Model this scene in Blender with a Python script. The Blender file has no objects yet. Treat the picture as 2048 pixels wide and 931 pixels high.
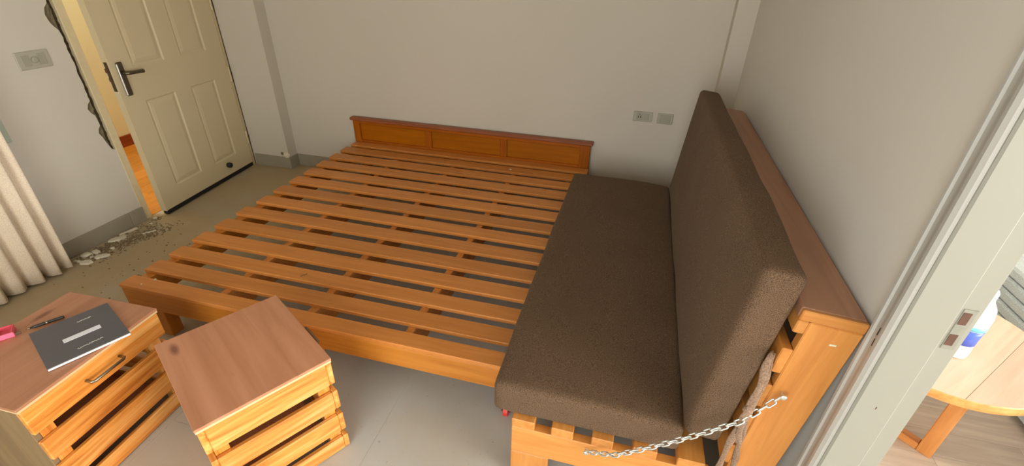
import bpy, bmesh, math, random
from mathutils import Matrix, Vector, noise

random.seed(7)
scene = bpy.context.scene
COL = scene.collection
PI = math.pi

# ------------------------------------------------------------------ camera
YAW, PITCH, ROLL, FPX = 0.245537, 0.532139, -0.026127, 935.03
def camera_matrix():
    cy, sy, cp, sp = math.cos(YAW), math.sin(YAW), math.cos(PITCH), math.sin(PITCH)
    f = Vector((-sy*cp, cy*cp, -sp)); r = Vector((cy, sy, 0)); d = f.cross(r)
    c, s = math.cos(ROLL), math.sin(ROLL)
    r2, d2 = c*r + s*d, -s*r + c*d
    m = Matrix.Identity(4)
    for i in range(3):
        m[i][0], m[i][1], m[i][2] = r2[i], -d2[i], -f[i]
    m[0][3], m[1][3], m[2][3] = 0, 0, 1.6
    return m
cam_data = bpy.data.cameras.new('camera')
cam_data.sensor_width = 36
cam_data.lens = FPX/2048*36
cam_data.clip_start = 0.02
cam = bpy.data.objects.new('camera', cam_data)
COL.objects.link(cam)
cam.matrix_world = camera_matrix()
scene.camera = cam

# ------------------------------------------------------------------ daylight, added fill, exposure
scene.view_settings.view_transform = 'Standard'
scene.view_settings.look = 'None'
scene.view_settings.gamma = 1
scene.view_settings.use_curve_mapping = False
scene.view_settings.exposure = 0.1
world = bpy.data.worlds.new('sky'); scene.world = world
world.use_nodes = True
bg = world.node_tree.nodes['Background']
bg.inputs['Color'].default_value = (0.93, 0.97, 1.0, 1)
bg.inputs['Strength'].default_value = 4.0

def area(name, loc, target, sx, sy, power, color):
    l = bpy.data.lights.new(name, 'AREA'); l.shape = 'RECTANGLE'
    l.size, l.size_y, l.energy, l.color = sx, sy, power, color
    o = bpy.data.objects.new(name, l); COL.objects.link(o)
    o.location = loc
    o.rotation_euler = (Vector(target)-Vector(loc)).to_track_quat('-Z', 'Y').to_euler()
    return o
# area lights at two unseen windows added for light, behind camera and next door
area('added_front_fill', (-0.7, -1.50, 1.15), (-0.7, 1.2, 0.9), 1.9, 1.9, 31, (1.0, 0.97, 0.90))
area('daylight_next_room', (4.72, -0.5, 1.25), (0.6, 0.3, 1.1), 3.2, 2.1, 250, (1.0, 0.98, 0.96))
# unseen fill light added to brighten the hallway behind the left door
def point(name, loc, power, color, r=0.08):
    l = bpy.data.lights.new(name, 'POINT'); l.energy, l.color, l.shadow_soft_size = power, color, r
    o = bpy.data.objects.new(name, l); COL.objects.link(o); o.location = loc
point('hallway_fill', (-3.95, 1.9, 2.3), 78, (1.0, 0.98, 0.98))

# ------------------------------------------------------------------ materials
def srgb(r, g, b):
    f = lambda c: (c/255/12.92) if c/255 <= 0.04045 else ((c/255+0.055)/1.055)**2.4
    return (f(r), f(g), f(b), 1)

def new_mat(name):
    m = bpy.data.materials.new(name); m.use_nodes = True
    nt = m.node_tree
    return m, nt, nt.nodes['Principled BSDF']

def plain(name, rgb, rough=0.6, metal=0.0, bump=0.0, bscale=60, var=0.0, vscale=6, spec=0.5):
    m, nt, b = new_mat(name)
    N, L = nt.nodes, nt.links
    b.inputs['Base Color'].default_value = srgb(*rgb)
    b.inputs['Roughness'].default_value = rough
    b.inputs['Metallic'].default_value = metal
    b.inputs['Specular IOR Level'].default_value = spec
    tc = N.new('ShaderNodeTexCoord')
    if var:
        n = N.new('ShaderNodeTexNoise'); n.inputs['Scale'].default_value = vscale; n.inputs['Detail'].default_value = 4
        L.new(tc.outputs['Object'], n.inputs['Vector'])
        mx = N.new('ShaderNodeMix'); mx.data_type = 'RGBA'
        c = srgb(*rgb)
        mx.inputs[6].default_value = tuple(max(0, x*(1-var)) for x in c[:3])+(1,)
        mx.inputs[7].default_value = tuple(min(1, x*(1+var)) for x in c[:3])+(1,)
        L.new(n.outputs['Fac'], mx.inputs[0]); L.new(mx.outputs[2], b.inputs['Base Color'])
    if bump:
        n2 = N.new('ShaderNodeTexNoise'); n2.inputs['Scale'].default_value = bscale; n2.inputs['Detail'].default_value = 5
        L.new(tc.outputs['Object'], n2.inputs['Vector'])
        bp = N.new('ShaderNodeBump'); bp.inputs['Strength'].default_value = bump; bp.inputs['Distance'].default_value = 0.004
        L.new(n2.outputs['Fac'], bp.inputs['Height']); L.new(bp.outputs['Normal'], b.inputs['Normal'])
    return m

def wood(name, dark, mid, light, rough=0.42, knots=True, gscale=1.0, coat=0.0):
    """pine-like grain that runs along the local X axis of every piece"""
    m, nt, b = new_mat(name)
    N, L = nt.nodes, nt.links
    tc = N.new('ShaderNodeTexCoord'); oi = N.new('ShaderNodeObjectInfo')
    off = N.new('ShaderNodeVectorMath'); off.operation = 'SCALE'; off.inputs[0].default_value = (17.3, 9.1, 5.7)
    L.new(oi.outputs['Random'], off.inputs['Scale'])
    add = N.new('ShaderNodeVectorMath'); add.operation = 'ADD'
    L.new(tc.outputs['Object'], add.inputs[0]); L.new(off.outputs[0], add.inputs[1])
    mp = N.new('ShaderNodeMapping'); mp.inputs['Scale'].default_value = (1.1*gscale, 16*gscale, 16*gscale)
    L.new(add.outputs[0], mp.inputs['Vector'])
    n = N.new('ShaderNodeTexNoise'); n.inputs['Scale'].default_value = 2.2; n.inputs['Detail'].default_value = 6
    n.inputs['Roughness'].default_value = 0.55; n.inputs['Distortion'].default_value = 0.7
    L.new(mp.outputs['Vector'], n.inputs['Vector'])
    cr = N.new('ShaderNodeValToRGB')
    e = cr.color_ramp.elements
    e[0].position, e[0].color = 0.30, srgb(*dark)
    e[1].position, e[1].color = 0.72, srgb(*light)
    k = e.new(0.5); k.color = srgb(*mid)
    L.new(n.outputs['Fac'], cr.inputs['Fac'])
    out = cr.outputs['Color']
    # slow tone shift from board to board
    hsv = N.new('ShaderNodeHueSaturation')
    mr = N.new('ShaderNodeMapRange'); mr.inputs['To Min'].default_value = 0.90; mr.inputs['To Max'].default_value = 1.10
    L.new(oi.outputs['Random'], mr.inputs['Value']); L.new(mr.outputs['Result'], hsv.inputs['Value'])
    L.new(out, hsv.inputs['Color']); out = hsv.outputs['Color']
    if knots:
        mp2 = N.new('ShaderNodeMapping'); mp2.inputs['Scale'].default_value = (2.6, 7.0, 7.0)
        L.new(add.outputs[0], mp2.inputs['Vector'])
        v = N.new('ShaderNodeTexVoronoi'); v.inputs['Scale'].default_value = 1.0
        L.new(mp2.outputs['Vector'], v.inputs['Vector'])
        lt = N.new('ShaderNodeMapRange'); lt.inputs['From Min'].default_value = 0.04; lt.inputs['From Max'].default_value = 0.12
        lt.inputs['To Min'].default_value = 0.75; lt.inputs['To Max'].default_value = 0.0
        L.new(v.outputs['Distance'], lt.inputs['Value'])
        mx = N.new('ShaderNodeMix'); mx.data_type = 'RGBA'
        mx.inputs[7].default_value = srgb(int(dark[0]*0.62), int(dark[1]*0.5), int(dark[2]*0.5))
        L.new(lt.outputs['Result'], mx.inputs[0]); L.new(out, mx.inputs[6]); out = mx.outputs[2]
    L.new(out, b.inputs['Base Color'])
    b.inputs['Roughness'].default_value = rough
    b.inputs['Coat Weight'].default_value = coat
    b.inputs['Coat Roughness'].default_value = 0.25
    bp = N.new('ShaderNodeBump'); bp.inputs['Strength'].default_value = 0.15; bp.inputs['Distance'].default_value = 0.002
    L.new(n.outputs['Fac'], bp.inputs['Height']); L.new(bp.outputs['Normal'], b.inputs['Normal'])
    return m

def fabric(name, c1, c2, scale=420):
    m, nt, b = new_mat(name)
    N, L = nt.nodes, nt.links
    tc = N.new('ShaderNodeTexCoord')
    mp = N.new('ShaderNodeMapping'); mp.inputs['Scale'].default_value = (1, 1, 1)
    L.new(tc.outputs['Object'], mp.inputs['Vector'])
    n = N.new('ShaderNodeTexNoise'); n.inputs['Scale'].default_value = scale; n.inputs['Detail'].default_value = 3
    L.new(mp.outputs['Vector'], n.inputs['Vector'])
    n2 = N.new('ShaderNodeTexNoise'); n2.inputs['Scale'].default_value = 5; n2.inputs['Detail'].default_value = 4
    L.new(tc.outputs['Object'], n2.inputs['Vector'])
    cr = N.new('ShaderNodeValToRGB')
    cr.color_ramp.elements[0].position = 0.36; cr.color_ramp.elements[0].color = srgb(*c1)
    cr.color_ramp.elements[1].position = 0.64; cr.color_ramp.elements[1].color = srgb(*c2)
    L.new(n.outputs['Fac'], cr.inputs['Fac'])
    hsv = N.new('ShaderNodeHueSaturation')
    mr = N.new('ShaderNodeMapRange'); mr.inputs['To Min'].default_value = 0.86; mr.inputs['To Max'].default_value = 1.14
    L.new(n2.outputs['Fac'], mr.inputs['Value']); L.new(mr.outputs['Result'], hsv.inputs['Value'])
    L.new(cr.outputs['Color'], hsv.inputs['Color']); L.new(hsv.outputs['Color'], b.inputs['Base Color'])
    b.inputs['Roughness'].default_value = 0.95
    b.inputs['Specular IOR Level'].default_value = 0.15
    b.inputs['Sheen Weight'].default_value = 0.06
    b.inputs['Sheen Tint'].default_value = srgb(236, 214, 184)
    b.inputs['Sheen Roughness'].default_value = 0.5
    bp = N.new('ShaderNodeBump'); bp.inputs['Strength'].default_value = 0.5; bp.inputs['Distance'].default_value = 0.0015
    L.new(n.outputs['Fac'], bp.inputs['Height']); L.new(bp.outputs['Normal'], b.inputs['Normal'])
    return m

def dusty_tile(name):
    m, nt, b = new_mat(name)
    N, L = nt.nodes, nt.links
    geo = N.new('ShaderNodeNewGeometry')
    n = N.new('ShaderNodeTexNoise'); n.inputs['Scale'].default_value = 2.4; n.inputs['Detail'].default_value = 7; n.inputs['Roughness'].default_value = 0.6
    L.new(geo.outputs['Position'], n.inputs['Vector'])
    n2 = N.new('ShaderNodeTexNoise'); n2.inputs['Scale'].default_value = 60; n2.inputs['Detail'].default_value = 4
    L.new(geo.outputs['Position'], n2.inputs['Vector'])
    # the dust lies thicker towards the broken doorway (x around -3)
    sep = N.new('ShaderNodeSeparateXYZ'); L.new(geo.outputs['Position'], sep.inputs[0])
    mr = N.new('ShaderNodeMapRange'); mr.inputs['From Min'].default_value = -0.9; mr.inputs['From Max'].default_value = -2.3
    mr.inputs['To Min'].default_value = -0.15; mr.inputs['To Max'].default_value = 0.45
    L.new(sep.outputs['X'], mr.inputs['Value'])
    ad = N.new('ShaderNodeMath'); ad.operation = 'ADD'; ad.use_clamp = True
    L.new(n.outputs['Fac'], ad.inputs[0]); L.new(mr.outputs['Result'], ad.inputs[1])
    mx = N.new('ShaderNodeMix'); mx.data_type = 'RGBA'
    mx.inputs[6].default_value = srgb(184, 189, 188); mx.inputs[7].default_value = srgb(172, 152, 116)
    L.new(ad.outputs[0], mx.inputs[0])
    sp = N.new('ShaderNodeMapRange'); sp.inputs['From Min'].default_value = 0.66; sp.inputs['From Max'].default_value = 0.74
    sp.inputs['To Max'].default_value = 0.35
    L.new(n2.outputs['Fac'], sp.inputs['Value'])
    mx2 = N.new('ShaderNodeMix'); mx2.data_type = 'RGBA'; mx2.inputs[7].default_value = srgb(88, 76, 58)
    L.new(sp.outputs['Result'], mx2.inputs[0]); L.new(mx.outputs[2], mx2.inputs[6])
    L.new(mx2.outputs[2], b.inputs['Base Color'])
    b.inputs['Roughness'].default_value = 0.5
    b.inputs['Specular IOR Level'].default_value = 0.35
    return m

def wall_paint(name, rgb, grime=None, gy=0.0):
    m, nt, b = new_mat(name)
    N, L = nt.nodes, nt.links
    geo = N.new('ShaderNodeNewGeometry')
    n = N.new('ShaderNodeTexNoise'); n.inputs['Scale'].default_value = 1.3; n.inputs['Detail'].default_value = 5
    L.new(geo.outputs['Position'], n.inputs['Vector'])
    c = srgb(*rgb)
    mx = N.new('ShaderNodeMix'); mx.data_type = 'RGBA'
    mx.inputs[6].default_value = tuple(x*0.94 for x in c[:3])+(1,); mx.inputs[7].default_value = tuple(min(1, x*1.04) for x in c[:3])+(1,)
    L.new(n.outputs['Fac'], mx.inputs[0]); L.new(mx.outputs[2], b.inputs['Base Color'])
    n2 = N.new('ShaderNodeTexNoise'); n2.inputs['Scale'].default_value = 90; n2.inputs['Detail'].default_value = 4
    L.new(geo.outputs['Position'], n2.inputs['Vector'])
    bp = N.new('ShaderNodeBump'); bp.inputs['Strength'].default_value = 0.12; bp.inputs['Distance'].default_value = 0.002
    L.new(n2.outputs['Fac'], bp.inputs['Height']); L.new(bp.outputs['Normal'], b.inputs['Normal'])
    b.inputs['Roughness'].default_value = 0.85
    b.inputs['Specular IOR Level'].default_value = 0.2
    return m

M = {}
M['wall'] = wall_paint('warm_white_wall', (204, 196, 180))
M['wall_r'] = wall_paint('white_wall', (214, 210, 199))
M['ceiling'] = wall_paint('ceiling_white', (228, 222, 210))
M['yellow'] = wall_paint('hallway_yellow', (230, 220, 178))
M['mortar'] = plain('broken_mortar', (112, 100, 76), 0.95, bump=1.0, bscale=50, var=0.5, vscale=40)
M['crack'] = plain('dark_crack_filling', (66, 54, 30), 0.95, var=0.5, vscale=60)
M['skirt'] = plain('grey_tile_skirting', (150, 142, 122), 0.6, var=0.15, vscale=9)
M['tile'] = dusty_tile('dusty_cement_tile')
M['grout'] = plain('pale_grout', (196, 192, 180), 0.8)
M['laminate'] = wood('grey_brown_laminate', (186, 170, 156), (202, 186, 170), (216, 202, 186), 0.4, False)
M['parquet'] = wood('orange_parquet', (172, 104, 26), (188, 120, 36), (200, 132, 46), 0.3, False)
M['redskirt'] = wood('red_brown_skirting', (120, 48, 14), (140, 60, 20), (156, 72, 26), 0.4, False)
M['slat'] = wood('varnished_slat_pine', (186, 116, 48), (198, 127, 58), (210, 138, 68), 0.45, False)
M['rail'] = wood('varnished_rail_pine', (182, 110, 32), (194, 122, 40), (206, 134, 50), 0.4, False)
M['sofa'] = wood('orange_sofa_pine', (188, 120, 52), (200, 134, 64), (210, 146, 76), 0.42, False)
M['top'] = wood('brown_stained_top', (172, 116, 82), (184, 128, 94), (194, 138, 104), 0.42, True, 0.6)
M['dullboard'] = wood('dull_olive_brown_board', (112, 92, 62), (134, 110, 76), (150, 126, 88), 0.7, True, 0.5)
M['topboard'] = wood('brown_stained_sofa_top', (156, 112, 84), (168, 122, 92), (178, 132, 100), 0.42, False, 0.6)
M['crate'] = wood('bright_yellow_pine', (176, 96, 30), (222, 146, 64), (244, 186, 110), 0.3, True, 1.1, 0.35)
M['endgrain'] = plain('pale_ply_edge', (222, 190, 140), 0.6, var=0.1, vscale=60)
M['head'] = wood('amber_headboard', (150, 76, 10), (162, 86, 14), (174, 96, 22), 0.42, False)
M['headpanel'] = wood('amber_headboard_panel', (156, 88, 2), (166, 94, 3), (176, 102, 5), 0.45, False)
for k_ in ('head', 'headpanel'): M[k_].node_tree.nodes['Principled BSDF'].inputs['Specular IOR Level'].default_value = 0.15
M['headcap'] = wood('red_brown_headboard_cap', (126, 66, 34), (142, 78, 42), (156, 90, 52), 0.45, False)
M['fabric'] = fabric('brown_tweed', (73, 56, 42), (119, 96, 74))
M['strap'] = fabric('brown_tie_fabric', (122, 98, 80), (162, 136, 114), 300)
M['curtain'] = fabric('beige_curtain_cloth', (216, 198, 172), (238, 222, 198), 260)
M['doorpaint'] = plain('cream_door_paint', (206, 190, 152), 0.5, var=0.03, vscale=5)
M['frame'] = plain('off_white_frame_paint', (151, 151, 139), 0.42, var=0.02, vscale=4)
M['casing'] = plain('grey_white_casing_paint', (186, 185, 178), 0.5, var=0.03, vscale=5)
M['oldframe'] = plain('old_cream_frame_paint', (206, 190, 150), 0.6, var=0.12, vscale=30)
M['chrome'] = plain('brushed_steel', (150, 142, 126), 0.28, 1.0)
M['zinc'] = plain('zinc_chain_steel', (214, 216, 210), 0.32, 0.75)
M['bronze'] = plain('dark_handle_metal', (108, 98, 82), 0.35, 0.9)
M['black'] = plain('black_rubber', (16, 17, 18), 0.55)
M['hole'] = plain('dark_latch_recess', (96, 66, 52), 0.8, var=0.4, vscale=80)
M['plastic'] = plain('grey_white_plastic', (172, 168, 148), 0.4)
M['plastic2'] = plain('grey_white_plastic_insert', (160, 156, 136), 0.4)
M['paleplate'] = plain('pale_green_plastic', (170, 178, 160), 0.5)
M['shard'] = plain('broken_white_plaster', (214, 206, 182), 0.8, var=0.12, vscale=30, bump=0.4)
M['crumb'] = plain('brown_rubble_crumbs', (128, 112, 84), 0.9, var=0.3, vscale=60)
M['bookcover'] = plain('slate_book_cover', (84, 84, 88), 0.42, var=0.12, vscale=9)
M['paper'] = plain('white_paper', (226, 224, 222), 0.7)
M['label'] = plain('white_label_strip', (226, 228, 234), 0.6)
M['ink'] = plain('silver_ink', (176, 178, 164), 0.5)
M['pink'] = plain('pink_plastic', (214, 84, 96), 0.4)
M['hotpink'] = plain('bright_pink_plastic', (246, 110, 140), 0.4)
M['strike'] = plain('dull_strike_metal', (146, 146, 134), 0.5, 0.2, var=0.2, vscale=60)
M['pen'] = plain('dark_pen_plastic', (44, 42, 38), 0.35)
M['red'] = plain('red_plastic', (206, 56, 40), 0.4)
M['tabletop'] = wood('light_peach_tabletop', (208, 176, 152), (218, 186, 162), (226, 196, 174), 0.4, False)
M['tablerim'] = wood('orange_table_edge', (196, 124, 60), (214, 144, 78), (226, 160, 96), 0.4, False)
M['bottle'] = plain('white_bottle_plastic', (240, 240, 242), 0.3)
M['bluelabel'] = plain('blue_bottle_label', (84, 112, 214), 0.35)
M['cyan'] = plain('cyan_label_patch', (120, 200, 226), 0.35)
M['greyrib'] = fabric('grey_ribbed_upholstery', (176, 186, 188), (204, 212, 212), 200)
M['glass'] = None
def glass():
    m, nt, b = new_mat('window_glass')
    b.inputs['Base Color'].default_value = (1, 1, 1, 1); b.inputs['Roughness'].default_value = 0.0
    b.inputs['Transmission Weight'].default_value = 1.0; b.inputs['IOR'].default_value = 1.01
    return m
M['glass'] = glass()

# ------------------------------------------------------------------ helpers
ROOTS = {}
def props(o, label=None, cat=None, group=None, kind=None):
    if label: o['label'] = label
    if cat: o['category'] = cat
    if group: o['group'] = group
    if kind: o['kind'] = kind
    return o

def root(name, loc, rotz=0, label=None, cat=None, group=None, kind=None):
    o = bpy.data.objects.new(name, None); COL.objects.link(o)
    o.empty_display_size = 0.1
    o.matrix_world = Matrix.Translation(loc) @ Matrix.Rotation(rotz, 4, 'Z')
    return props(o, label, cat, group, kind)

def link(name, mesh, parent=None, mat4=None, material=None):
    o = bpy.data.objects.new(name, mesh); COL.objects.link(o)
    if material and not mesh.materials: mesh.materials.append(material)
    if parent is not None: o.parent = parent
    if mat4 is not None: o.matrix_basis = mat4
    return o

def finish(bm, name, smooth=False):
    me = bpy.data.meshes.new(name)
    bmesh.ops.recalc_face_normals(bm, faces=bm.faces)
    if smooth:
        for f in bm.faces: f.smooth = True
    bm.to_mesh(me); bm.free()
    return me

BOXES = {}
def box_mesh(dims, mat, bevel):
    key = (tuple(round(d, 5) for d in dims), mat, bevel)
    if key not in BOXES:
        bm = bmesh.new()
        bmesh.ops.create_cube(bm, size=1)
        for v in bm.verts: v.co = Vector((v.co.x*dims[0], v.co.y*dims[1], v.co.z*dims[2]))
        if bevel:
            bmesh.ops.bevel(bm, geom=list(bm.edges), offset=min(bevel, min(dims)*0.4), segments=1, profile=0.5, affect='EDGES')
        me = finish(bm, 'box'); me.materials.append(M[mat])
        BOXES[key] = me
    return BOXES[key]

def plank(name, parent, mat, c0, c1, bevel=0.002, F=None):
    """box between two corners in the parent's space (optionally inside frame F); its grain runs along the longest side"""
    c0, c1 = Vector(c0), Vector(c1)
    ctr = (c0+c1)/2; s = [abs(c1[i]-c0[i]) for i in range(3)]
    ax = s.index(max(s))
    if ax == 0: R = Matrix.Identity(4); d = s
    elif ax == 1: R = Matrix.Rotation(PI/2, 4, 'Z'); d = (s[1], s[0], s[2])
    else: R = Matrix.Rotation(-PI/2, 4, 'Y'); d = (s[2], s[1], s[0])
    mtx = Matrix.Translation(ctr) @ R
    if F is not None: mtx = F @ mtx
    return link(name, box_mesh(d, mat, bevel), parent, mtx)

def add_box(bm, c0, c1, mi=0):
    r = bmesh.ops.create_cube(bm, size=1)
    for v in r['verts']:
        v.co = Vector([(c0[i]+c1[i])/2 + v.co[i]*abs(c1[i]-c0[i]) for i in range(3)])
    return r['verts']

def boxes(name, parent, mat, lst, F=None, bevel=0):
    bm = bmesh.new()
    for a, b in lst: add_box(bm, a, b)
    if bevel: bmesh.ops.bevel(bm, geom=list(bm.edges), offset=bevel, segments=1, affect='EDGES')
    return link(name, finish(bm, name), parent, F, M[mat])

def prism(name, parent, mat, pts, axis, lo, hi, F=None):
    """polygon in the two other axes, extruded along axis from lo to hi"""
    bm = bmesh.new()
    def P(p, h):
        v = [p[0], p[1]]; v.insert(axis, h); return Vector(v)
    a = [bm.verts.new(P(p, lo)) for p in pts]; b = [bm.verts.new(P(p, hi)) for p in pts]
    fa = bm.faces.new(a); fb = bm.faces.new(list(reversed(b)))
    n = len(pts)
    for i in range(n): bm.faces.new((a[i], a[(i+1) % n], b[(i+1) % n], b[i]))
    bmesh.ops.triangulate(bm, faces=[f for f in bm.faces if len(f.verts) > 4])
    return link(name, finish(bm, name), parent, F, M[mat])

def lathe(bm, prof, seg=24, ctr=(0, 0, 0)):
    rings = []
    for r, z in prof:
        rings.append([bm.verts.new((ctr[0]+r*math.cos(2*PI*i/seg), ctr[1]+r*math.sin(2*PI*i/seg), ctr[2]+z)) for i in range(seg)])
    for a, b in zip(rings, rings[1:]):
        for i in range(seg): bm.faces.new((a[i], a[(i+1) % seg], b[(i+1) % seg], b[i]))
    bm.faces.new(list(reversed(rings[0]))); bm.faces.new(rings[-1])

def tube(bm, pts, r, seg=8, closed=False, flat=1.0, side=None):
    """sweep of an ellipse along a path"""
    pts = [Vector(p) for p in pts]; n = len(pts); rings = []
    for i, p in enumerate(pts):
        t = (pts[(i+1) % n]-pts[i-1]) if (closed or 0 < i < n-1) else (pts[1]-pts[0] if i == 0 else pts[-1]-pts[-2])
        t.normalize()
        s = Vector(side) if side else Vector((0, 0, 1))
        if abs(s.dot(t)) > 0.95: s = Vector((1, 0, 0))
        u = t.cross(s).normalized(); w = u.cross(t).normalized()
        rr = r[i] if isinstance(r, (list, tuple)) else r
        rings.append([bm.verts.new(p + u*rr*math.cos(2*PI*k/seg) + w*rr*flat*math.sin(2*PI*k/seg)) for k in range(seg)])
    for i in range(n if closed else n-1):
        a, b = rings[i], rings[(i+1) % n]
        for k in range(seg): bm.faces.new((a[k], a[(k+1) % seg], b[(k+1) % seg], b[k]))
    if not closed:
        bm.faces.new(list(reversed(rings[0]))); bm.faces.new(rings[-1])

# ------------------------------------------------------------------ room shell
def struct(name, lst, mat):
    o = boxes(name, None, mat, lst); o['kind'] = 'structure'; return o
XL, XR, YB, YF, ZC = -3.10, 0.60, 3.24, -1.38, 2.75

fl = struct('floor', [((XL-0.02, YF, -0.10), (0.70, YB, -0.0012))], 'grout')
tile_bm_cache = {}
xs = [-3.965+0.8*i for i in range(7)]; ys = [YF-0.18+0.8*j for j in range(9)]
for x0 in xs:
    for y0 in ys:
        a, b = max(x0, XL-0.02), min(x0+0.8, 0.70); c, d = max(y0, YF), min(y0+0.8, YB)
        if b-a < 0.02 or d-c < 0.02: continue
        plank('tile', fl, 'tile', (a+0.001, c+0.001, -0.0010), (b-0.001, d-0.001, 0.0), 0.0)
fl2 = struct('floor_2', [((0.70, -2.6, -0.10), (4.5, YB, -0.012))], 'laminate')
for j in range(28):
    y0 = -0.3+0.128*j
    off = [0.0, -0.6, -0.25][j % 3]
    for i in range(4):
        a, b = max(0.70, 0.70+off+i*1.2), min(4.5, 0.70+off+(i+1)*1.2)
        if b-a > 0.02 and y0+0.128 < YB: plank('floor_plank', fl2, 'laminate', (a+0.0006, y0+0.0006, -0.012), (b-0.0006, y0+0.1274, 0.0), 0.0008)
struct('ceiling', [((-4.7, -2.8, ZC), (4.7, YB+0.2, ZC+0.1))], 'ceiling')

struct('wall_back', [((-3.25, YB, -0.1), (4.6, YB+0.15, ZC))], 'wall')
# corner columns
c1 = struct('wall_column_left', [((-3.10, 3.135, -0.05), (-2.745, YB, ZC))], 'wall')
struct('wall_column_right', [((0.487, 3.15, 0), (XR, YB, ZC))], 'wall')
# right wall with its doorway (jamb at y = 0.905)
struct('wall_right', [((XR, 0.93, -0.05), (0.70, YB, ZC)), ((XR, -2.6, -0.05), (0.70, -0.33, ZC)), ((XR, -0.33, 2.16), (0.70, 0.93, ZC))], 'wall_r')
# wall behind the camera with an added, unseen window opening
struct('wall_front', [((-3.25, YF-0.12, -0.05), (-1.7, YF, ZC)), ((0.3, YF-0.12, -0.05), (0.62, YF, ZC)), ((0.60, -2.7, -0.05), (4.6, -2.6, ZC)),
                      ((-1.7, YF-0.12, -0.05), (0.3, YF, 0.20)), ((-1.7, YF-0.12, 2.25), (0.3, YF, ZC))], 'wall')
w = root('added_window_1', (-0.7, YF-0.06, 0.20), 0, kind='structure')  # unseen window added so light comes from behind the camera
boxes('window_frame', w, 'frame', [((-1.0, -0.03, 0), (-0.95, 0.03, 2.05)), ((0.95, -0.03, 0), (1.0, 0.03, 2.05)), ((-0.95, -0.03, 0), (0.95, 0.03, 0.05)),
                                   ((-0.95, -0.03, 2.0), (0.95, 0.03, 2.05)), ((-0.025, -0.03, 0.05), (0.025, 0.03, 2.0))])
# next room
struct('wall_next_room', [((4.5, -2.6, -0.05), (4.6, -2.2, ZC)), ((4.5, 1.2, -0.05), (4.6, YB, ZC)), ((4.5, -2.2, 2.35), (4.6, 1.2, ZC))], 'wall_r')
w2 = root('unseen_window_2', (4.55, -0.5, 0.0), 0, kind='structure')  # unseen window, placed and widened to send light through the doorway
boxes('window_frame', w2, 'frame', [((-0.03, -1.7, 0), (0.03, -1.64, 2.35)), ((-0.03, 1.64, 0), (0.03, 1.7, 2.35)), ((-0.03, -1.64, 0), (0.03, 1.64, 0.05)),
                                    ((-0.03, -1.64, 2.29), (0.03, 1.64, 2.35)), ((-0.03, -0.03, 0.05), (0.03, 0.03, 2.29))])

# left wall: masonry core, and a plaster skin whose edge is broken away beside the door frame
wl = struct('wall_left', [((-3.25, YF, -0.05), (-3.126, 2.0725, ZC)), ((-3.25, 2.02, 2.16), (-3.126, 3.24, ZC)),
                          ((-3.25, 3.138, -0.05), (XL, YB, ZC)), ((-3.126, 2.085, 2.16), (XL, 3.135, ZC))], 'mortar')
edge = [(2.075, -0.02), (2.075, 0.505), (2.060, 0.515), (2.053, 0.535), (2.045, 0.56), (2.036, 0.60), (2.025, 0.625), (2.033, 0.65), (2.050, 0.668), (2.049, 0.70),
        (2.046, 0.73), (2.030, 0.75), (2.022, 0.775), (2.034, 0.80), (2.052, 0.815), (2.053, 0.86), (2.055, 0.90), (2.052, 0.95), (2.057, 1.026), (2.053, 1.08), (2.056, 1.162),
        (2.050, 1.20), (2.034, 1.222), (2.024, 1.24), (2.016, 1.283), (2.026, 1.313), (2.048, 1.335), (2.052, 1.36), (2.045, 1.45), (2.05, 1.6), (2.03, 1.7), (2.05, 1.8), (2.05, 2.12), (2.085, 2.16), (2.085, ZC)]
e2 = []
for (y, z), (y1, z1) in zip(edge, edge[1:]):
    e2.append((y, z))
    k = max(1, int((z1-z)/0.02))
    if 0.5 < z < 2.1 and k < 12:
        for i in range(1, k):
            f = i/k; e2.append((y+(y1-y)*f+random.uniform(-.0045, .003), z+(z1-z)*f))
e2.append(edge[-1])
e2 = [(y-0.006 if 0.51 < z < 2.1 else y, z) for y, z in e2]
bm = bmesh.new()
cols = [[bm.verts.new((x, yy, z)) for (x, yy) in ((-3.126, YF), (XL, YF), (XL, y-0.06), (XL, y), (-3.126, y-0.004))] for y, z in e2]
for a, b in zip(cols, cols[1:]):
    for i in range(5): bm.faces.new((a[i], a[(i+1) % 5], b[(i+1) % 5], b[i]))
bm.faces.new(list(reversed(cols[0]))); bm.faces.new(cols[-1])
link('plaster_skin', finish(bm, 'plaster'), wl, None, M['wall'])
# rough mortar seen in the gap
bm = bmesh.new()
nz = 90; cols = [1.985, 2.0, 2.015, 2.03, 2.040, 2.048, 2.053, 2.058]
grid = [[bm.verts.new((-3.108+random.uniform(-.006, .005)-(0.020 if y > 2.055 else 0), y, 0.46+i*(1.72/nz))) for y in cols] for i in range(nz+1)]
for i in range(nz):
    for j in range(len(cols)-1): bm.faces.new((grid[i][j], grid[i][j+1], grid[i+1][j+1], grid[i+1][j]))
mo = link('broken_mortar', finish(bm, 'mortar'), wl, None, M['mortar']); mo['kind'] = 'stuff'
bm = bmesh.new()
cols = [2.044, 2.056, 2.062, 2.068, 2.074]
grid = [[bm.verts.new((-3.119+random.uniform(-.006, .006), y, 0.46+i*(1.72/nz))) for y in cols] for i in range(nz+1)]
for i in range(nz):
    for j in range(len(cols)-1): bm.faces.new((grid[i][j], grid[i][j+1], grid[i+1][j+1], grid[i+1][j]))
mo2 = link('crack_filling', finish(bm, 'crack'), wl, None, M['crack']); mo2['kind'] = 'stuff'

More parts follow.
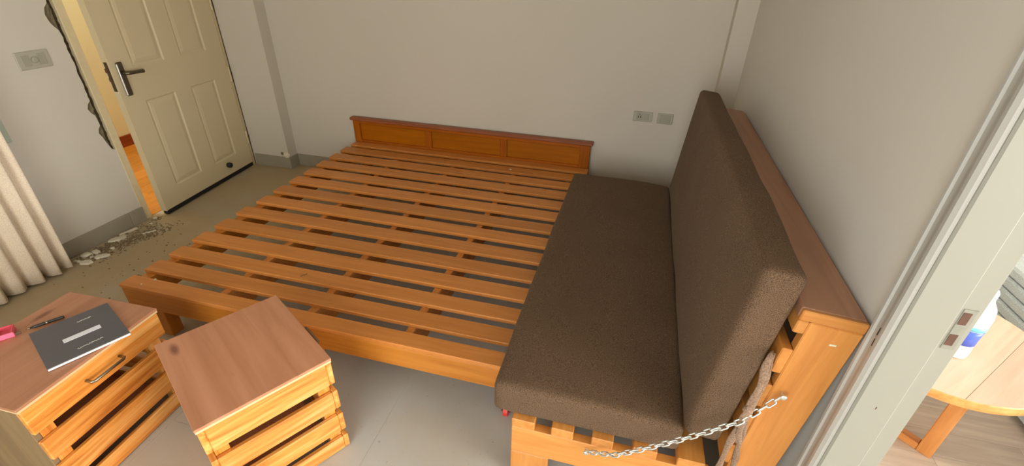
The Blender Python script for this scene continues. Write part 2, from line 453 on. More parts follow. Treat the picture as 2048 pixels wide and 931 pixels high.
# skirtings
def skirting(name, segs, mat='skirt'):
    r = root(name, (0, 0, 0), 0, kind='structure')
    for a, b in segs: plank('skirting_tile', r, mat, a, b, 0.002)
    return r
skirting('baseboard_left', [((XL, y0+.001, 0), (-3.088, min(y0+0.6, 2.078), 0.10)) for y0 in (-0.42, 0.18, 0.78, 1.38, 1.98)])
skirting('baseboard_back', [((-3.085, 3.123, 0), (-2.745, 3.135, 0.10)), ((-2.745, 3.123, 0), (-2.733, 3.24, 0.10)), ((-2.733, 3.228, 0), (-2.14, 3.24, 0.10)),
                            ((-0.22, 3.228, 0), (0.48, 3.24, 0.10))])

# ------------------------------------------------------------------ hallway seen through the left door
struct('wall_hallway', [((-4.62, 0.2, 0), (-4.52, 4.6, ZC)), ((-4.62, 0.1, 0), (-3.25, 0.2, ZC)), ((-4.62, 4.6, 0), (-3.1, 4.7, ZC)), ((-3.25, YB+.15, 0), (-3.15, 4.6, ZC))], 'yellow')
struct('ceiling_2', [((-4.7, YB+0.2, ZC), (-3.0, 4.8, ZC+0.1))], 'ceiling')
f3 = struct('floor_3', [((-4.52, 0.2, -0.1), (-3.25, 4.6, -0.012)), ((-3.25, 2.0, -0.1), (-3.12, 3.2, -0.012))], 'parquet')
for j in range(9):
    x0 = -4.52+0.155*j
    for i in range(4):
        a, b = 0.2+1.1*i-(0.5 if j % 2 else 0), 0.2+1.1*(i+1)-(0.5 if j % 2 else 0)
        a, b = max(a, 0.2), min(b, 4.6)
        plank('floor_plank', f3, 'parquet', (x0+.0007, a+.0007, -0.012), (min(x0+.1543, -3.12), b-.0007, 0.0), 0.0008)
skirting('baseboard_hallway', [((-4.52, 0.2, 0), (-4.505, 4.6, 0.10))], 'redskirt')

# ------------------------------------------------------------------ door frame and door on the left wall
tr = root('trim_1', (0, 0, 0), 0, kind='structure')
plank('frame_post', tr, 'oldframe', (-3.245, 2.073, 0.0), (-3.096, 2.120, 2.12), 0.003)
plank('frame_post', tr, 'oldframe', (-3.245, 3.112, 0.0), (-3.108, 3.134, 2.12), 0.002)
plank('frame_head', tr, 'oldframe', (-3.245, 2.079, 2.12), (-3.096, 3.134, 2.16), 0.003)

Hd, Fd = Vector((-3.10, 3.105, 0)), Vector((-3.016, 2.185, 0))
du = (Fd-Hd).normalized(); dn = Vector((-du.y, du.x, 0))   # dn points into the room
if dn.x < 0: dn = -dn
DM = Matrix.Identity(4)
for i in range(3): DM[i][0], DM[i][1], DM[i][2], DM[i][3] = du[i], dn[i], (0, 0, 1)[i], Hd[i]
door = root('door_1', Hd, 0, kind='structure')
LD = Matrix.Translation(-Hd) @ DM       # door-local frame inside the root
boxes('slab', door, 'doorpaint', [((0.004, -0.044, 0.03), (0.936, -0.007, 2.10))], LD)
S = [(0.165, 0.405), (0.545, 0.790)]; Z = [(0.165, 0.757), (0.962, 1.62), (1.72, 1.98)]
bars = [((0.004, -0.007, 0.03), (S[0][0], 0, 2.10)), ((S[0][1], -0.007, 0.03), (S[1][0], 0, 2.10)), ((S[1][1], -0.007, 0.03), (0.936, 0, 2.10))]
zz = [0.03]+[q for p in Z for q in p]+[2.10]
for s0, s1 in S:
    for k in range(0, len(zz), 2): bars.append(((s0, -0.007, zz[k]), (s1, 0, zz[k+1])))
boxes('stiles_and_rails', door, 'doorpaint', bars, LD)
for s0, s1 in S:
    for z0, z1 in Z:
        bm = bmesh.new(); rings = []
        for ins, h in ((0, 0.0), (0.008, -0.006), (0.016, -0.0065), (0.024, -0.0035), (0.042, -0.0005)):
            rings.append([bm.verts.new(p) for p in ((s0+ins, h, z0+ins), (s1-ins, h, z0+ins), (s1-ins, h, z1-ins), (s0+ins, h, z1-ins))])
        for a, b in zip(rings, rings[1:]):
            for i in range(4): bm.faces.new((a[i], a[(i+1) % 4], b[(i+1) % 4], b[i]))
        bm.faces.new(rings[-1])
        link('door_panel', finish(bm, 'panel'), door, LD, M['doorpaint'])
boxes('bottom_seal', door, 'black', [((0.01, -0.036, 0.004), (0.932, 0.003, 0.034))], LD, 0.003)
hp = boxes('handle_plate', door, 'bronze', [((0.860, 0.0, 0.81), (0.904, 0.014, 1.008))], LD, 0.006)
hp['label'] = 'dark metal handle plate'
bm = bmesh.new()
tube(bm, [(0.882, 0.012, 0.945), (0.882, 0.040, 0.945), (0.870, 0.046, 0.945), (0.84, 0.047, 0.944), (0.772, 0.046, 0.940)], [0.011, 0.010, 0.011, 0.010, 0.012], 10)
lv = link('lever', finish(bm, 'lever', True), hp, None, M['bronze'])
boxes('plate_highlight_strip', hp, 'zinc', [((0.8965, 0.006, 0.815), (0.9055, 0.0155, 1.0))], None, 0.003)  # pale zinc strip standing in for the highlight along the plate
boxes('lock_face', door, 'bronze', [((0.936, -0.034, 0.845), (0.938, -0.012, 1.015))], LD)
boxes('latch', door, 'hole', [((0.938, -0.030, 0.905), (0.946, -0.016, 0.925)), ((0.938, -0.032, 0.955), (0.948, -0.016, 0.98))], LD)
for zc in (0.25, 0.76, 1.27, 1.85):
    bm = bmesh.new(); lathe(bm, [(0.006, -0.055), (0.007, -0.05), (0.007, 0.05), (0.006, 0.055)], 10, (0.0, 0.006, zc))
    link('hinge', finish(bm, 'hinge', False), door, LD, M['oldframe'])
bm = bmesh.new(); lathe(bm, [(0.020, 0), (0.022, 0.010), (0.020, 0.026), (0.012, 0.032)], 16)
st = link('door_stop', finish(bm, 'stop', True), door, LD @ Matrix.Translation((0.282, 0, 0.112)) @ Matrix.Rotation(-PI/2, 4, 'X'), M['black'])
st['label'] = 'black rubber door stop'

# ------------------------------------------------------------------ doorway in the right wall
tr2 = root('trim_2', (0, 0, 0), 0, kind='structure')
prof = [(0.985, 0.0), (0.985, 0.008), (0.978, 0.013), (0.970, 0.013), (0.966, 0.009), (0.950, 0.009), (0.946, 0.014), (0.932, 0.018), (0.922, 0.019), (0.914, 0.014), (0.911, 0.006), (0.911, 0.0)]
prism('casing', tr2, 'casing', [(XR-h, y) for y, h in prof], 2, 0.0, 2.235)
tr3 = root('door_2', (0, 0, 0), 0, kind='structure')
boxes('jamb', tr3, 'frame', [((0.592, 0.905, 0), (0.674, 0.93, 2.16))], None, 0.004)
boxes('jamb_rebate', tr3, 'frame', [((0.674, 0.913, 0), (0.714, 0.93, 2.16))], None, 0.001)
boxes('jamb', tr3, 'frame', [((0.592, -0.33, 0), (0.714, -0.305, 2.16))], None, 0.0025)
boxes('jamb_head', tr3, 'frame', [((0.592, -0.305, 2.12), (0.714, 0.905, 2.16))], None, 0.0025)
sp = boxes('strike_plate', tr3, 'strike', [((0.682, 0.9115, 0.930), (0.706, 0.9132, 1.032))], None, 0.0005)
boxes('latch_hole', sp, 'hole', [((0.684, 0.9105, 0.995), (0.698, 0.9118, 1.024)), ((0.684, 0.9105, 0.941), (0.698, 0.9118, 0.969))])
for y0, y1, z0, z1 in ((0.939, 0.9405, 0.915, 0.935), (0.938, 0.9395, 0.885, 0.905)): boxes('paint_chip', tr2, 'pen', [((0.5825, y0, z0), (0.5850, y1, z1))])
boxes('paint_chip', tr3, 'hole', [((0.634, 0.9045, 0.735), (0.636, 0.9052, 0.742))])

# ------------------------------------------------------------------ switch and sockets
def wall_plate(name, loc, rz, wdt, hgt, label, detail, group=None):
    r = root(name, loc, rz, label, 'socket' if 'socket' in name else 'switch', group)
    boxes('plate', r, 'plastic', [((-wdt/2, -0.008, -hgt/2), (wdt/2, 0, hgt/2))], None, 0.003)
    detail(r)
    return r
def det_socket(r):
    boxes('socket_module', r, 'plastic2', [((-0.042, -0.010, -0.024), (-0.002, -0.007, 0.024))], None, 0.001)
    boxes('pin_hole', r, 'black', [((-0.031, -0.0106, -0.010), (-0.026, -0.0095, 0.006)), ((-0.016, -0.0106, -0.010), (-0.011, -0.0095, 0.006)), ((-0.0235, -0.0106, 0.012), (-0.0185, -0.0095, 0.018))])
    boxes('switch_rocker', r, 'plastic2', [((0.006, -0.011, -0.02), (0.042, -0.007, 0.02))], None, 0.001)
def det_blank(r):
    boxes('cover', r, 'plastic2', [((-0.034, -0.010, -0.026), (0.034, -0.007, 0.026))], None, 0.001)
def det_switch(r):
    for xa in (-0.055, 0.020): boxes('rocker', r, 'plastic2', [((xa, -0.011, -0.027), (xa+0.035, -0.007, 0.027))], None, 0.001)
    bm = bmesh.new(); lathe(bm, [(0.016, 0), (0.015, 0.010), (0.010, 0.012)], 18)
    link('dimmer_knob', finish(bm, 'knob'), r, Matrix.Translation((0, -0.008, 0)) @ Matrix.Rotation(PI/2, 4, 'X'), M['plastic2'])
wall_plate('wall_socket', (0.075, YB, 0.698), 0, 0.126, 0.066, 'grey-white wall socket with three pin holes, left of the two plates on back wall', det_socket)
wall_plate('blank_plate_socket', (0.221, YB, 0.696), 0, 0.100, 0.070, 'plain grey-white wall plate without holes, right beside the pinned socket', det_blank)
wall_plate('light_switch', (XL, 1.862, 1.078), PI/2, 0.157, 0.088, 'wide grey light switch plate on the left wall beside the cracked door frame', det_switch)
gp = boxes('wall_panel', None, 'paleplate', [((XL, 1.35, 0.715), (-3.088, 1.598, 0.98))], None, 0.003)
props(gp, 'pale green plastic panel on the left wall just above the curtain edge', 'panel')

# ------------------------------------------------------------------ bed with slatted base
BX0, BX1 = -2.112, -0.242
bed = root('bed_frame', (-1.18, 1.19, 0), 0, 'low orange pine bed frame of bare slats with a small panelled headboard', 'bed')
BF = Matrix.Translation((1.18, -1.19, 0))   # world coordinates inside the bed root
def bp(name, mat, a, b, bev=0.003): return plank(name, bed, mat, a, b, bev, BF)
fronts = [1.190, 1.313, 1.445, 1.588, 1.738, 1.895, 2.050, 2.205, 2.360, 2.510, 2.660, 2.810, 2.957, 3.098]
for i, y in enumerate(fronts):
    wd = 0.076 if i == 0 else (0.086 if i < 3 else 0.094)
    j = random.uniform(-0.006, 0.006) if i else 0
    bp('slat', 'slat', (BX0+j, y, 0.2805), (BX1, y+wd if i < 13 else 3.182, 0.300), 0.0022)
bp('front_rail', 'rail', (BX0+0.002, 1.192, 0.178), (BX1, 1.219, 0.280), 0.003)
for x in (-2.104, -0.300): bp('side_rail', 'rail', (x, 1.2205, 0.168), (x+0.050, 3.16, 0.280))
for x in (-1.660, -1.215, -0.760): bp('bearer', 'slat', (x, 1.2205, 0.150), (x+0.034, 3.16, 0.280))
for x in (-2.020, -0.36):
    for y in (1.2205, 3.08): bp('leg', 'rail', (x, y, 0.0 if not (x > -1 and y < 2) else 0.055), (x+0.058, y+0.06, 0.2795))
for y in (1.2205, 3.08): bp('leg', 'rail', (-1.198-0.03, y, 0), (-1.198+0.03, y+0.06, 0.1495))
# headboard
hb = 'head'
bp('headboard_stile', hb, (-2.118, 3.186, 0.15), (-2.062, 3.222, 0.470))
bp('headboard_stile', hb, (-0.318, 3.186, 0.15), (-0.246, 3.222, 0.470))
bp('headboard_stile', hb, (-1.508, 3.188, 0.315), (-1.455, 3.220, 0.446))
bp('headboard_stile', hb, (-0.908, 3.188, 0.315), (-0.856, 3.220, 0.446))
bp('headboard_rail', hb, (-2.062, 3.187, 0.445), (-0.318, 3.221, 0.470))
bp('headboard_rail', hb, (-2.062, 3.187, 0.24), (-0.318, 3.221, 0.315))
for a, b in ((-2.062, -1.508), (-1.455, -0.908), (-0.856, -0.318)):
    bp('headboard_panel', 'headpanel', (a, 3.203, 0.315), (b, 3.215, 0.445), 0.0)
bp('headboard_cap', 'headcap', (-2.136, 3.176, 0.470), (-0.230, 3.228, 0.493), 0.004)
bm = bmesh.new(); lathe(bm, [(0.020, -0.011), (0.026, -0.009), (0.026, 0.009), (0.020, 0.011)], 20)
# small red wheel under the front right leg
wheel = link('caster_wheel', finish(bm, 'wheel', False), bed, BF @ Matrix.Translation((-0.312, 1.228, 0.0265)) @ Matrix.Rotation(PI/2, 4, 'Y'), M['red'])
wheel['label'] = 'red caster wheel'
boxes('caster_fork', bed, 'chrome', [((-0.332, 1.221, 0.020), (-0.327, 1.235, 0.052)), ((-0.298, 1.221, 0.020), (-0.293, 1.235, 0.052)), ((-0.332, 1.2205, 0.052), (-0.293, 1.242, 0.0549))], BF)

# ------------------------------------------------------------------ sofa frame
SY0, SY1 = 0.985, 2.79
sofa = root('sofa_frame', (0.1, SY0, 0), 0, 'orange pine slatted sofa frame with a leaning back against the right wall', 'sofa')
SF = Matrix.Translation((-0.1, -SY0, 0))
def sp_(name, mat, a, b, bev=0.003, F=SF): return plank(name, sofa, mat, a, b, bev, F)
seat_slats = [(-0.232, -0.155), (-0.100, -0.028), (0.030, 0.098), (0.158, 0.232), (0.292, 0.372)]
for a, b in seat_slats: sp_('seat_slat', 'sofa', (a, SY0, 0.2625), (b, SY1, 0.300))
for y in (SY0, SY1-0.035):
    sp_('seat_end_board', 'sofa', (-0.232, y+0.0005, 0.136), (0.392, y+0.035, 0.262))
    for x in (-0.232, 0.262): sp_('leg', 'sofa', (x, y+0.0005, 0), (x+0.130, y+0.035, 0.1355))
sp_('seat_side_rail', 'sofa', (-0.230, SY0+0.036, 0.15), (-0.205, SY1-0.036, 0.262))
sp_('seat_side_rail', 'sofa', (0.345, SY0+0.036, 0.15), (0.370, SY1-0.036, 0.262))
sp_('seat_cross_board', 'sofa', (-0.204, 1.86, 0.15), (0.344, 1.89, 0.262))
# leaning back: local frame with X = height, so build with t (towards the room = -X) and h (up)
ANG = math.radians(4.7)
BK = SF @ Matrix.Translation((0.5185, 0, 0.004)) @ Matrix.Rotation(ANG, 4, 'Y')
def bk(name, mat, t0, t1, y0, y1, h0, h1, bev=0.003): return plank(name, sofa, mat, (-t1, y0, h0), (-t0, y1, h1), bev, BK)
for y in (SY0+0.0, SY1-0.032):
    bk('back_end_board', 'sofa', 0.0, 0.116, y, y+0.032, 0.0, 0.873)
for h0, h1 in ((0.835, 0.873), (0.700, 0.782), (0.572, 0.655), (0.448, 0.528), (0.320, 0.398)):
    bk('back_slat', 'sofa', 0.1165, 0.142, SY0, SY1, h0, h1)
bk('top_board', 'topboard', 0.0, 0.142, SY0+0.012, SY1, 0.8735, 0.9035)
bk('top_board_end', 'sofa', 0.0, 0.142, SY0-0.001, SY0+0.0115, 0.8735, 0.903)
bk('back_brace', 'sofa', 0.02, 0.10, 1.86, 1.89, 0.02, 0.873)

boxes('paint_scratch', sofa, 'shard', [((0.531, SY0-0.0008, 0.828), (0.546, SY0+0.001, 0.833))], SF)
for x, y, z in ((0.532, 1.157, 0.9045), (0.573, 1.067, 0.9005)): boxes('paint_speck', sofa, 'shard', [((x, y, z), (x+0.005, y+0.004, z+0.0015))], SF)

# ------------------------------------------------------------------ cushions
def cushion(name, dims, r, bulge, mtx, label, n=(14, 40, 6), sag=None):
    hx, hy, hz = [d/2 for d in dims]
    bm = bmesh.new(); vmap = {}
    def V(u, v, w):
        key = (round(u, 5), round(v, 5), round(w, 5))
        if key in vmap: return vmap[key]
        # cluster samples near the rims so the rounding is smooth
        f = lambda q: math.copysign(1-(1-abs(q))**1.7, q)
        p = Vector((f(u)*hx, f(v)*hy, f(w)*hz))
        q = Vector((max(-hx+r, min(hx-r, p.x)), max(-hy+r, min(hy-r, p.y)), max(-hz+r, min(hz-r, p.z))))
        d = p-q
        if d.length > 1e-9: p = q+d.normalized()*r
        bx = (1-(p.x/hx)**2); by = (1-(p.y/hy)**4); bz = (1-(p.z/hz)**2)
        p.z += math.copysign(bulge*max(0, bx)*max(0, by), w) if (w > 0.2 or (w < -0.2 and name == 'back')) else 0
        p.x += (p.x/hx)*0.004*max(0, by)
        nn = noise.noise(p*3.1)*0.004 + noise.noise(p*9)*0.0012
        p += Vector((p.x/hx*nn, p.y/hy*nn*0.5, p.z/hz*nn))
        if sag: p = sag(p)
        vmap[key] = bm.verts.new(p); return vmap[key]
    nx, ny, nz = n
    lx = [-1+2*i/nx for i in range(nx+1)]; ly = [-1+2*i/ny for i in range(ny+1)]; lz = [-1+2*i/nz for i in range(nz+1)]
    for s in (-1, 1):
        for A, B, mk in ((lx, ly, lambda a, b: (a, b, s)), (ly, lz, lambda a, b: (s, a, b)), (lx, lz, lambda a, b: (a, s, b))):
            for i in range(len(A)-1):
                for j in range(len(B)-1):
                    vs = [V(*mk(A[i], B[j])), V(*mk(A[i+1], B[j])), V(*mk(A[i+1], B[j+1])), V(*mk(A[i], B[j+1]))]
                    if len(set(vs)) == 4:
                        try: bm.faces.new(vs)
                        except ValueError: pass
    me = finish(bm, name, True)
    return me
def sag_seat(p):
    # the side under the back cushion is pressed lower
    if p.x > 0: p.z -= 0.018*(p.x/0.295)**2*(1 if p.z > 0 else 0)
    return p
seat = root('seat_cushion', (-0.004, 1.895, 0.301), 0, 'long flat brown tweed seat cushion lying on the sofa beside the bed slats', 'cushion')
link('cushion_body', cushion('seat', (0.592, 1.79, 0.125), 0.021, 0.008, None, '', (20, 44, 8), sag_seat), seat, Matrix.Translation((0, 0, 0.064)), M['fabric'])
BA = math.radians(5.6)
back = root('back_cushion', (0.3455, 1.895, 0.385), 0, 'tall brown tweed back cushion leaning upright against the slatted sofa back', 'cushion')
link('cushion_body', cushion('back', (0.610, 1.79, 0.102), 0.020, 0.006, None, '', (20, 44, 8)), back,
     Matrix.Translation((0.023, 0, 0.308)) @ Matrix.Rotation(BA-PI/2, 4, 'Y'), M['fabric'])
# cloth ties knotted at the near end of the back cushion
TL = Matrix.Translation((-0.3455, -1.895, -0.385))
def ribbon(pts, r):
    bm = bmesh.new()
    P = []
    for i in range(len(pts)-1):
        a, b = Vector(pts[i]), Vector(pts[i+1])
        for k in range(4): P.append(a.lerp(b, k/4))
    P.append(Vector(pts[-1]))
    # smooth the path
    for _ in range(3): P = [P[0]]+[(P[i-1]+P[i]*2+P[i+1])/4 for i in range(1, len(P)-1)]+[P[-1]]
    rr = [r*(0.72+0.4*math.sin(i*0.45+r*300)**2) for i in range(len(P))]
    tube(bm, P, rr, 8, False, 0.22, (0.35, 1, 0.25))
    return finish(bm, 'tie', True)
for pts, r in (
    ([(0.425, 0.992, 0.775), (0.410, 0.962, 0.745), (0.414, 0.955, 0.690), (0.407, 0.950, 0.615), (0.402, 0.948, 0.535), (0.393, 0.950, 0.454), (0.397, 0.958, 0.35), (0.396, 0.968, 0.22)], 0.009),
    ([(0.427, 0.992, 0.770), (0.419, 0.960, 0.735), (0.420, 0.953, 0.680), (0.409, 0.948, 0.610), (0.411, 0.946, 0.560), (0.418, 0.952, 0.495), (0.424, 0.960, 0.43), (0.436, 0.968, 0.36), (0.430, 0.972, 0.26)], 0.008),
    ([(0.406, 0.945, 0.612), (0.399, 0.940, 0.570), (0.405, 0.943, 0.52), (0.412, 0.948, 0.47)], 0.010)):
    link('cloth_tie', ribbon(pts, r), back, TL, M['strap'])
bm = bmesh.new(); bmesh.ops.create_uvsphere(bm, u_segments=12, v_segments=8, radius=0.014)
for v in bm.verts: v.co *= 1+0.25*noise.noise(v.co*90); v.co.y *= 0.7
link('tie_knot', finish(bm, 'knot', True), back, TL @ Matrix.Translation((0.407, 0.949, 0.602)), M['strap'])

# ------------------------------------------------------------------ chain between seat and back
A0, A1 = Vector((0.019, 0.972, 0.245)), Vector((0.480, 0.972, 0.653))
chain = root('steel_chain', A0, 0, 'thin steel link chain strung across the near end of the sofa', 'chain')
bm = bmesh.new()
R_, H_ = 0.0062, 0.0078
path = []
for k in range(7): a = -PI/2+PI*k/6; path.append((H_+R_*math.cos(a), R_*math.sin(a), 0))
for k in range(7): a = PI/2+PI*k/6; path.append((-H_+R_*math.cos(a), R_*math.sin(a), 0))
tube(bm, path, 0.0024, 6, True)
link_me = finish(bm, 'chain_link', True); link_me.materials.append(M['zinc'])
def cpos(t):
    p = A0.lerp(A1, t); s = math.sin(PI*t)
    return p + Vector((0, -0.034*min(1, s*1.8), -0.022*s))
NL = 29
for i in range(NL):
    t = (i+0.5)/NL
    p = cpos(t); d = (cpos(min(1, t+0.01))-cpos(max(0, t-0.01))).normalized()
    q = d.to_track_quat('X', 'Z').to_matrix().to_4x4()
    tw = (PI/2 if i % 2 else 0)+PI/4*0.5+PI/2
    link('chain_link', link_me, chain, Matrix.Translation(p-A0) @ q @ Matrix.Rotation(tw, 4, 'X'))
for P in (A0, A1):
    bm = bmesh.new(); lathe(bm, [(0.003, -0.004), (0.003, 0.012), (0.008, 0.0125), (0.008, 0.016), (0.004, 0.018)], 12)
    link('screw', finish(bm, 'screw'), chain, Matrix.Translation(P-A0+Vector((0, 0.008, 0))) @ Matrix.Rotation(PI/2, 4, 'X'), M['zinc'])

# ------------------------------------------------------------------ slatted nightstands
def nightstand(loc, rz, label, W, D, board_end=False):
    """W along local X = drawer side, which faces local -Y; D along local Y"""
    r = root('nightstand', loc, rz, label, 'nightstand', None)
    Hh = 0.450; t = 0.018
    def p(name, mat, a, b, bev=0.002): return plank(name, r, mat, a, b, bev)
    p('top', 'top', (-W/2, -D/2, Hh-0.010), (W/2, D/2, Hh), 0.0012)
    p('top_edge', 'endgrain', (-W/2+0.0015, -D/2+0.0015, Hh-0.018), (W/2-0.0015, D/2-0.0015, Hh-0.0101), 0.0)
    x0, x1, y0, y1 = -W/2+0.004, W/2-0.004, -D/2+0.002, D/2-0.004
    levels = [(0.333, 0.430), (0.213, 0.296), (0.097, 0.180), (0.003, 0.064)]
    for k, (a, b) in enumerate(levels):
        # long sides (drawer side and back) lap over the ends of the short sides
        if k == 0:
            dr = p('drawer_front', 'crate', (x0, y0, a), (x1, y0+t, b), 0.003)
            tubeb = bmesh.new()
            tube(tubeb, [(-0.057, -0.001, 0.0), (-0.057, -0.024, 0.0), (-0.050, -0.029, 0.0), (0.050, -0.029, 0.0), (0.057, -0.024, 0.0), (0.057, -0.001, 0.0)], 0.005, 8)
            h = link('drawer_handle', finish(tubeb, 'handle', True), dr, Matrix.Translation((0, -t/2, 0)), M['chrome']); h['label'] = 'steel bar handle'
        else: p('side_slat', 'crate', (x0, y0, a), (x1, y0+t, b), 0.003)
        p('side_slat', 'crate', (x0, y1-t, a), (x1, y1, b), 0.003)
        for xs_ in ((x1-t,) if board_end else (x0, x1-t)): p('end_slat', 'crate', (xs_, y0+t+0.0005, a), (xs_+t, y1-t-0.0005, b), 0.003)
    for cx in (x0+t+0.0005, x1-t-0.0405):
        for cy in (y0+t+0.0005, y1-t-0.0405): p('corner_post', 'crate', (cx, cy, 0), (cx+0.04, cy+0.04, 0.431), 0.001)
    if board_end: p('end_panel', 'dullboard', (x0, y0+t+0.0005, 0.003), (x0+t, y1-t-0.0005, 0.430), 0.002)
    p('bottom_board', 'top', (x0+0.062, y0+0.062, 0.066), (x1-0.062, y1-0.062, 0.078), 0.001)
    for xs_ in (x0+t+0.041, x1-t-0.053): p('drawer_runner', 'plastic', (xs_, y0+0.03, 0.335), (xs_+0.012, y1-0.05, 0.36), 0.001)
    return r
def place(corners):
    return corners
# nightstand A: near-left corner (-1.581, .507), far (-1.599, .979); back edge near x = -1.99; drawer side faces +X
import mathutils
def ns_from(cF0, cF1, D, label, be=False):
    """cF0 -> cF1: ends of the drawer side (on the floor plan), body lies to the left of that direction"""
    a, b = Vector((*cF0, 0)), Vector((*cF1, 0)); u = (b-a).normalized(); n = Vector((-u.y, u.x, 0))
    ctr = (a+b)/2+n*D/2
    return nightstand(ctr, math.atan2(u.y, u.x), label, (b-a).length, D, be), ctr, u, n
nsA, cA, uA, nA = ns_from((-1.581, 0.507), (-1.597, 0.977), 0.400, 'slatted yellow pine nightstand with a dark book lying on its top', True)
nsB, cB, uB, nB = ns_from((-0.838, 0.935), (-1.232, 1.168), 0.402, 'slatted yellow pine nightstand with an empty brown top in front of the bed')

# ------------------------------------------------------------------ things on nightstand A
def quad_frame(a, b, z):
    a, b = Vector((*a, z)), Vector((*b, z)); u = (b-a).normalized()
    return a, math.atan2(u.y, u.x)
# book: spine side from (-1.64,.639) to (-1.552,.841)
bl = Vector((-1.642, 0.640, 0.4505)); brt = Vector((-1.553, 0.841, 0.4505))
bang = math.atan2(brt.y-bl.y, brt.x-bl.x); bw = (brt-bl).length; bh = 0.250
book = root('book', bl, bang, 'large dark slate book with a white label strip on the slatted nightstand', 'book')
boxes('pages', book, 'paper', [((0.001, 0.000, 0.002), (bw-0.001, bh-0.003, 0.0085))])
plank('cover', book, 'bookcover', (0, 0.002, 0), (bw, bh, 0.0018), 0.0005)
plank('cover', book, 'bookcover', (0, 0.002, 0.0087), (bw, bh, 0.0105), 0.0005)
ls = plank('label_strip', book, 'label', (0.064, 0.105, 0.0105), (0.166, 0.128, 0.0112), 0.0)
ls['label'] = 'white label strip'
def squiggle(name, parent, x0, x1, y, amp, n, z, mat, slant=0.0):
    bm = bmesh.new()
    pts = []
    for i in range(n*6+1):
        t = i/(n*6)
        pts.append((x0+(x1-x0)*t+0.0015*math.sin(t*n*2*PI*1.3), y+slant*t+amp*math.sin(t*n*2*PI)*(0.6+0.4*math.sin(t*17)), z))
    tube(bm, pts, 0.0010, 4)
    return link(name, finish(bm, name), parent, None, M[mat])
squiggle('handwriting', book, 0.085, 0.155, 0.040, 0.004, 9, 0.0107, 'ink', 0.004)
squiggle('handwriting', book, 0.120, 0.160, 0.200, 0.003, 6, 0.0107, 'ink', 0.0)
# pen lying along the far-left edge of the book, with small metal bits
pen = root('pen', (-1.905, 0.768, 0.4505), math.atan2(0.08, 0.05), 'short dark pen with bright metal ends beside the dark book', 'pen')
bm = bmesh.new(); lathe(bm, [(0.003, 0), (0.0055, 0.012), (0.0055, 0.085), (0.0045, 0.090)], 12)
RX = Matrix.Translation((0, 0, 0.0058)) @ Matrix.Rotation(PI/2, 4, 'Y')
link('barrel', finish(bm, 'barrel', True), pen, RX, M['pen'])
bm = bmesh.new(); lathe(bm, [(0.001, -0.012), (0.003, 0.0)], 10); link('tip', finish(bm, 'tip', True), pen, RX, M['chrome'])
bm = bmesh.new(); lathe(bm, [(0.0058, 0.040), (0.0060, 0.046)], 12); link('ring', finish(bm, 'ring', True), pen, RX, M['chrome'])
pk = root('pink_box', (-1.945, 0.700, 0.4505), math.atan2(0.040, 0.030), 'small open pink plastic box near the back edge of the left nightstand', 'box')
boxes('body', pk, 'pink', [((-0.012, 0, 0), (0.036, 0.050, 0.004)), ((-0.012, 0, 0.004), (-0.009, 0.050, 0.018)), ((0.033, 0, 0.004), (0.036, 0.050, 0.018)), ((-0.009, 0.047, 0.004), (0.033, 0.050, 0.018))])
fr = boxes('front_lip', pk, 'hotpink', [((-0.013, -0.008, 0), (0.040, -0.0005, 0.018))], None, 0.002); fr['label'] = 'bright pink lip'
boxes('metal_clip', pk, 'chrome', [((0.0405, -0.006, 0.004), (0.056, -0.002, 0.010))])

# ------------------------------------------------------------------ curtain
curt = root('curtain', (-3.02, 0.6, 0), 0, 'heavy beige floor-length curtain in deep folds at the left wall', 'curtain')
bm = bmesh.new()
NY, NZ = 260, 26
y_a, y_b = 1.505, -0.30
rows = []
for k in range(NZ+1):
    z = 0.012+2.40*k/NZ; row = []
    for i in range(NY+1):
        s = i/NY; y = y_a+(y_b-y_a)*s
        dist = y_a-y
        ph = dist/0.083*2*PI + 0.9*math.sin(dist*9+0.5)
        amp = 0.044+0.010*math.sin(dist*21)
        drift = 0.012*math.sin(z*1.7+dist*6)
        x = amp*(2.0*abs(math.cos((ph+0.25*math.sin(z*1.1))/2))**0.55-1.0)*0.9 + drift*0.5
        yy = y-0.6 + 0.004*math.sin(ph*1.0+1.2) + 0.004*math.sin(z*2+ph)
        row.append(bm.verts.new((x+0.006, yy, z)))
    rows.append(row)
for a, b in zip(rows, rows[1:]):
    for i in range(NY): bm.faces.new((a[i], a[i+1], b[i+1], b[i]))
cl = link('cloth', finish(bm, 'cloth', True), curt, None, M['curtain'])
sm = cl.modifiers.new('thickness', 'SOLIDIFY'); sm.thickness = 0.003
bm = bmesh.new(); tube(bm, [(0, -1.0, 2.43), (0, 0.98, 2.43)], 0.012, 12); link('curtain_rod', finish(bm, 'rod', True), curt, None, M['bronze'])
for yb in (-0.9, 0.93): boxes('rod_bracket', curt, 'bronze', [((-0.09, yb, 2.42), (0.0, yb+0.02, 2.44))])

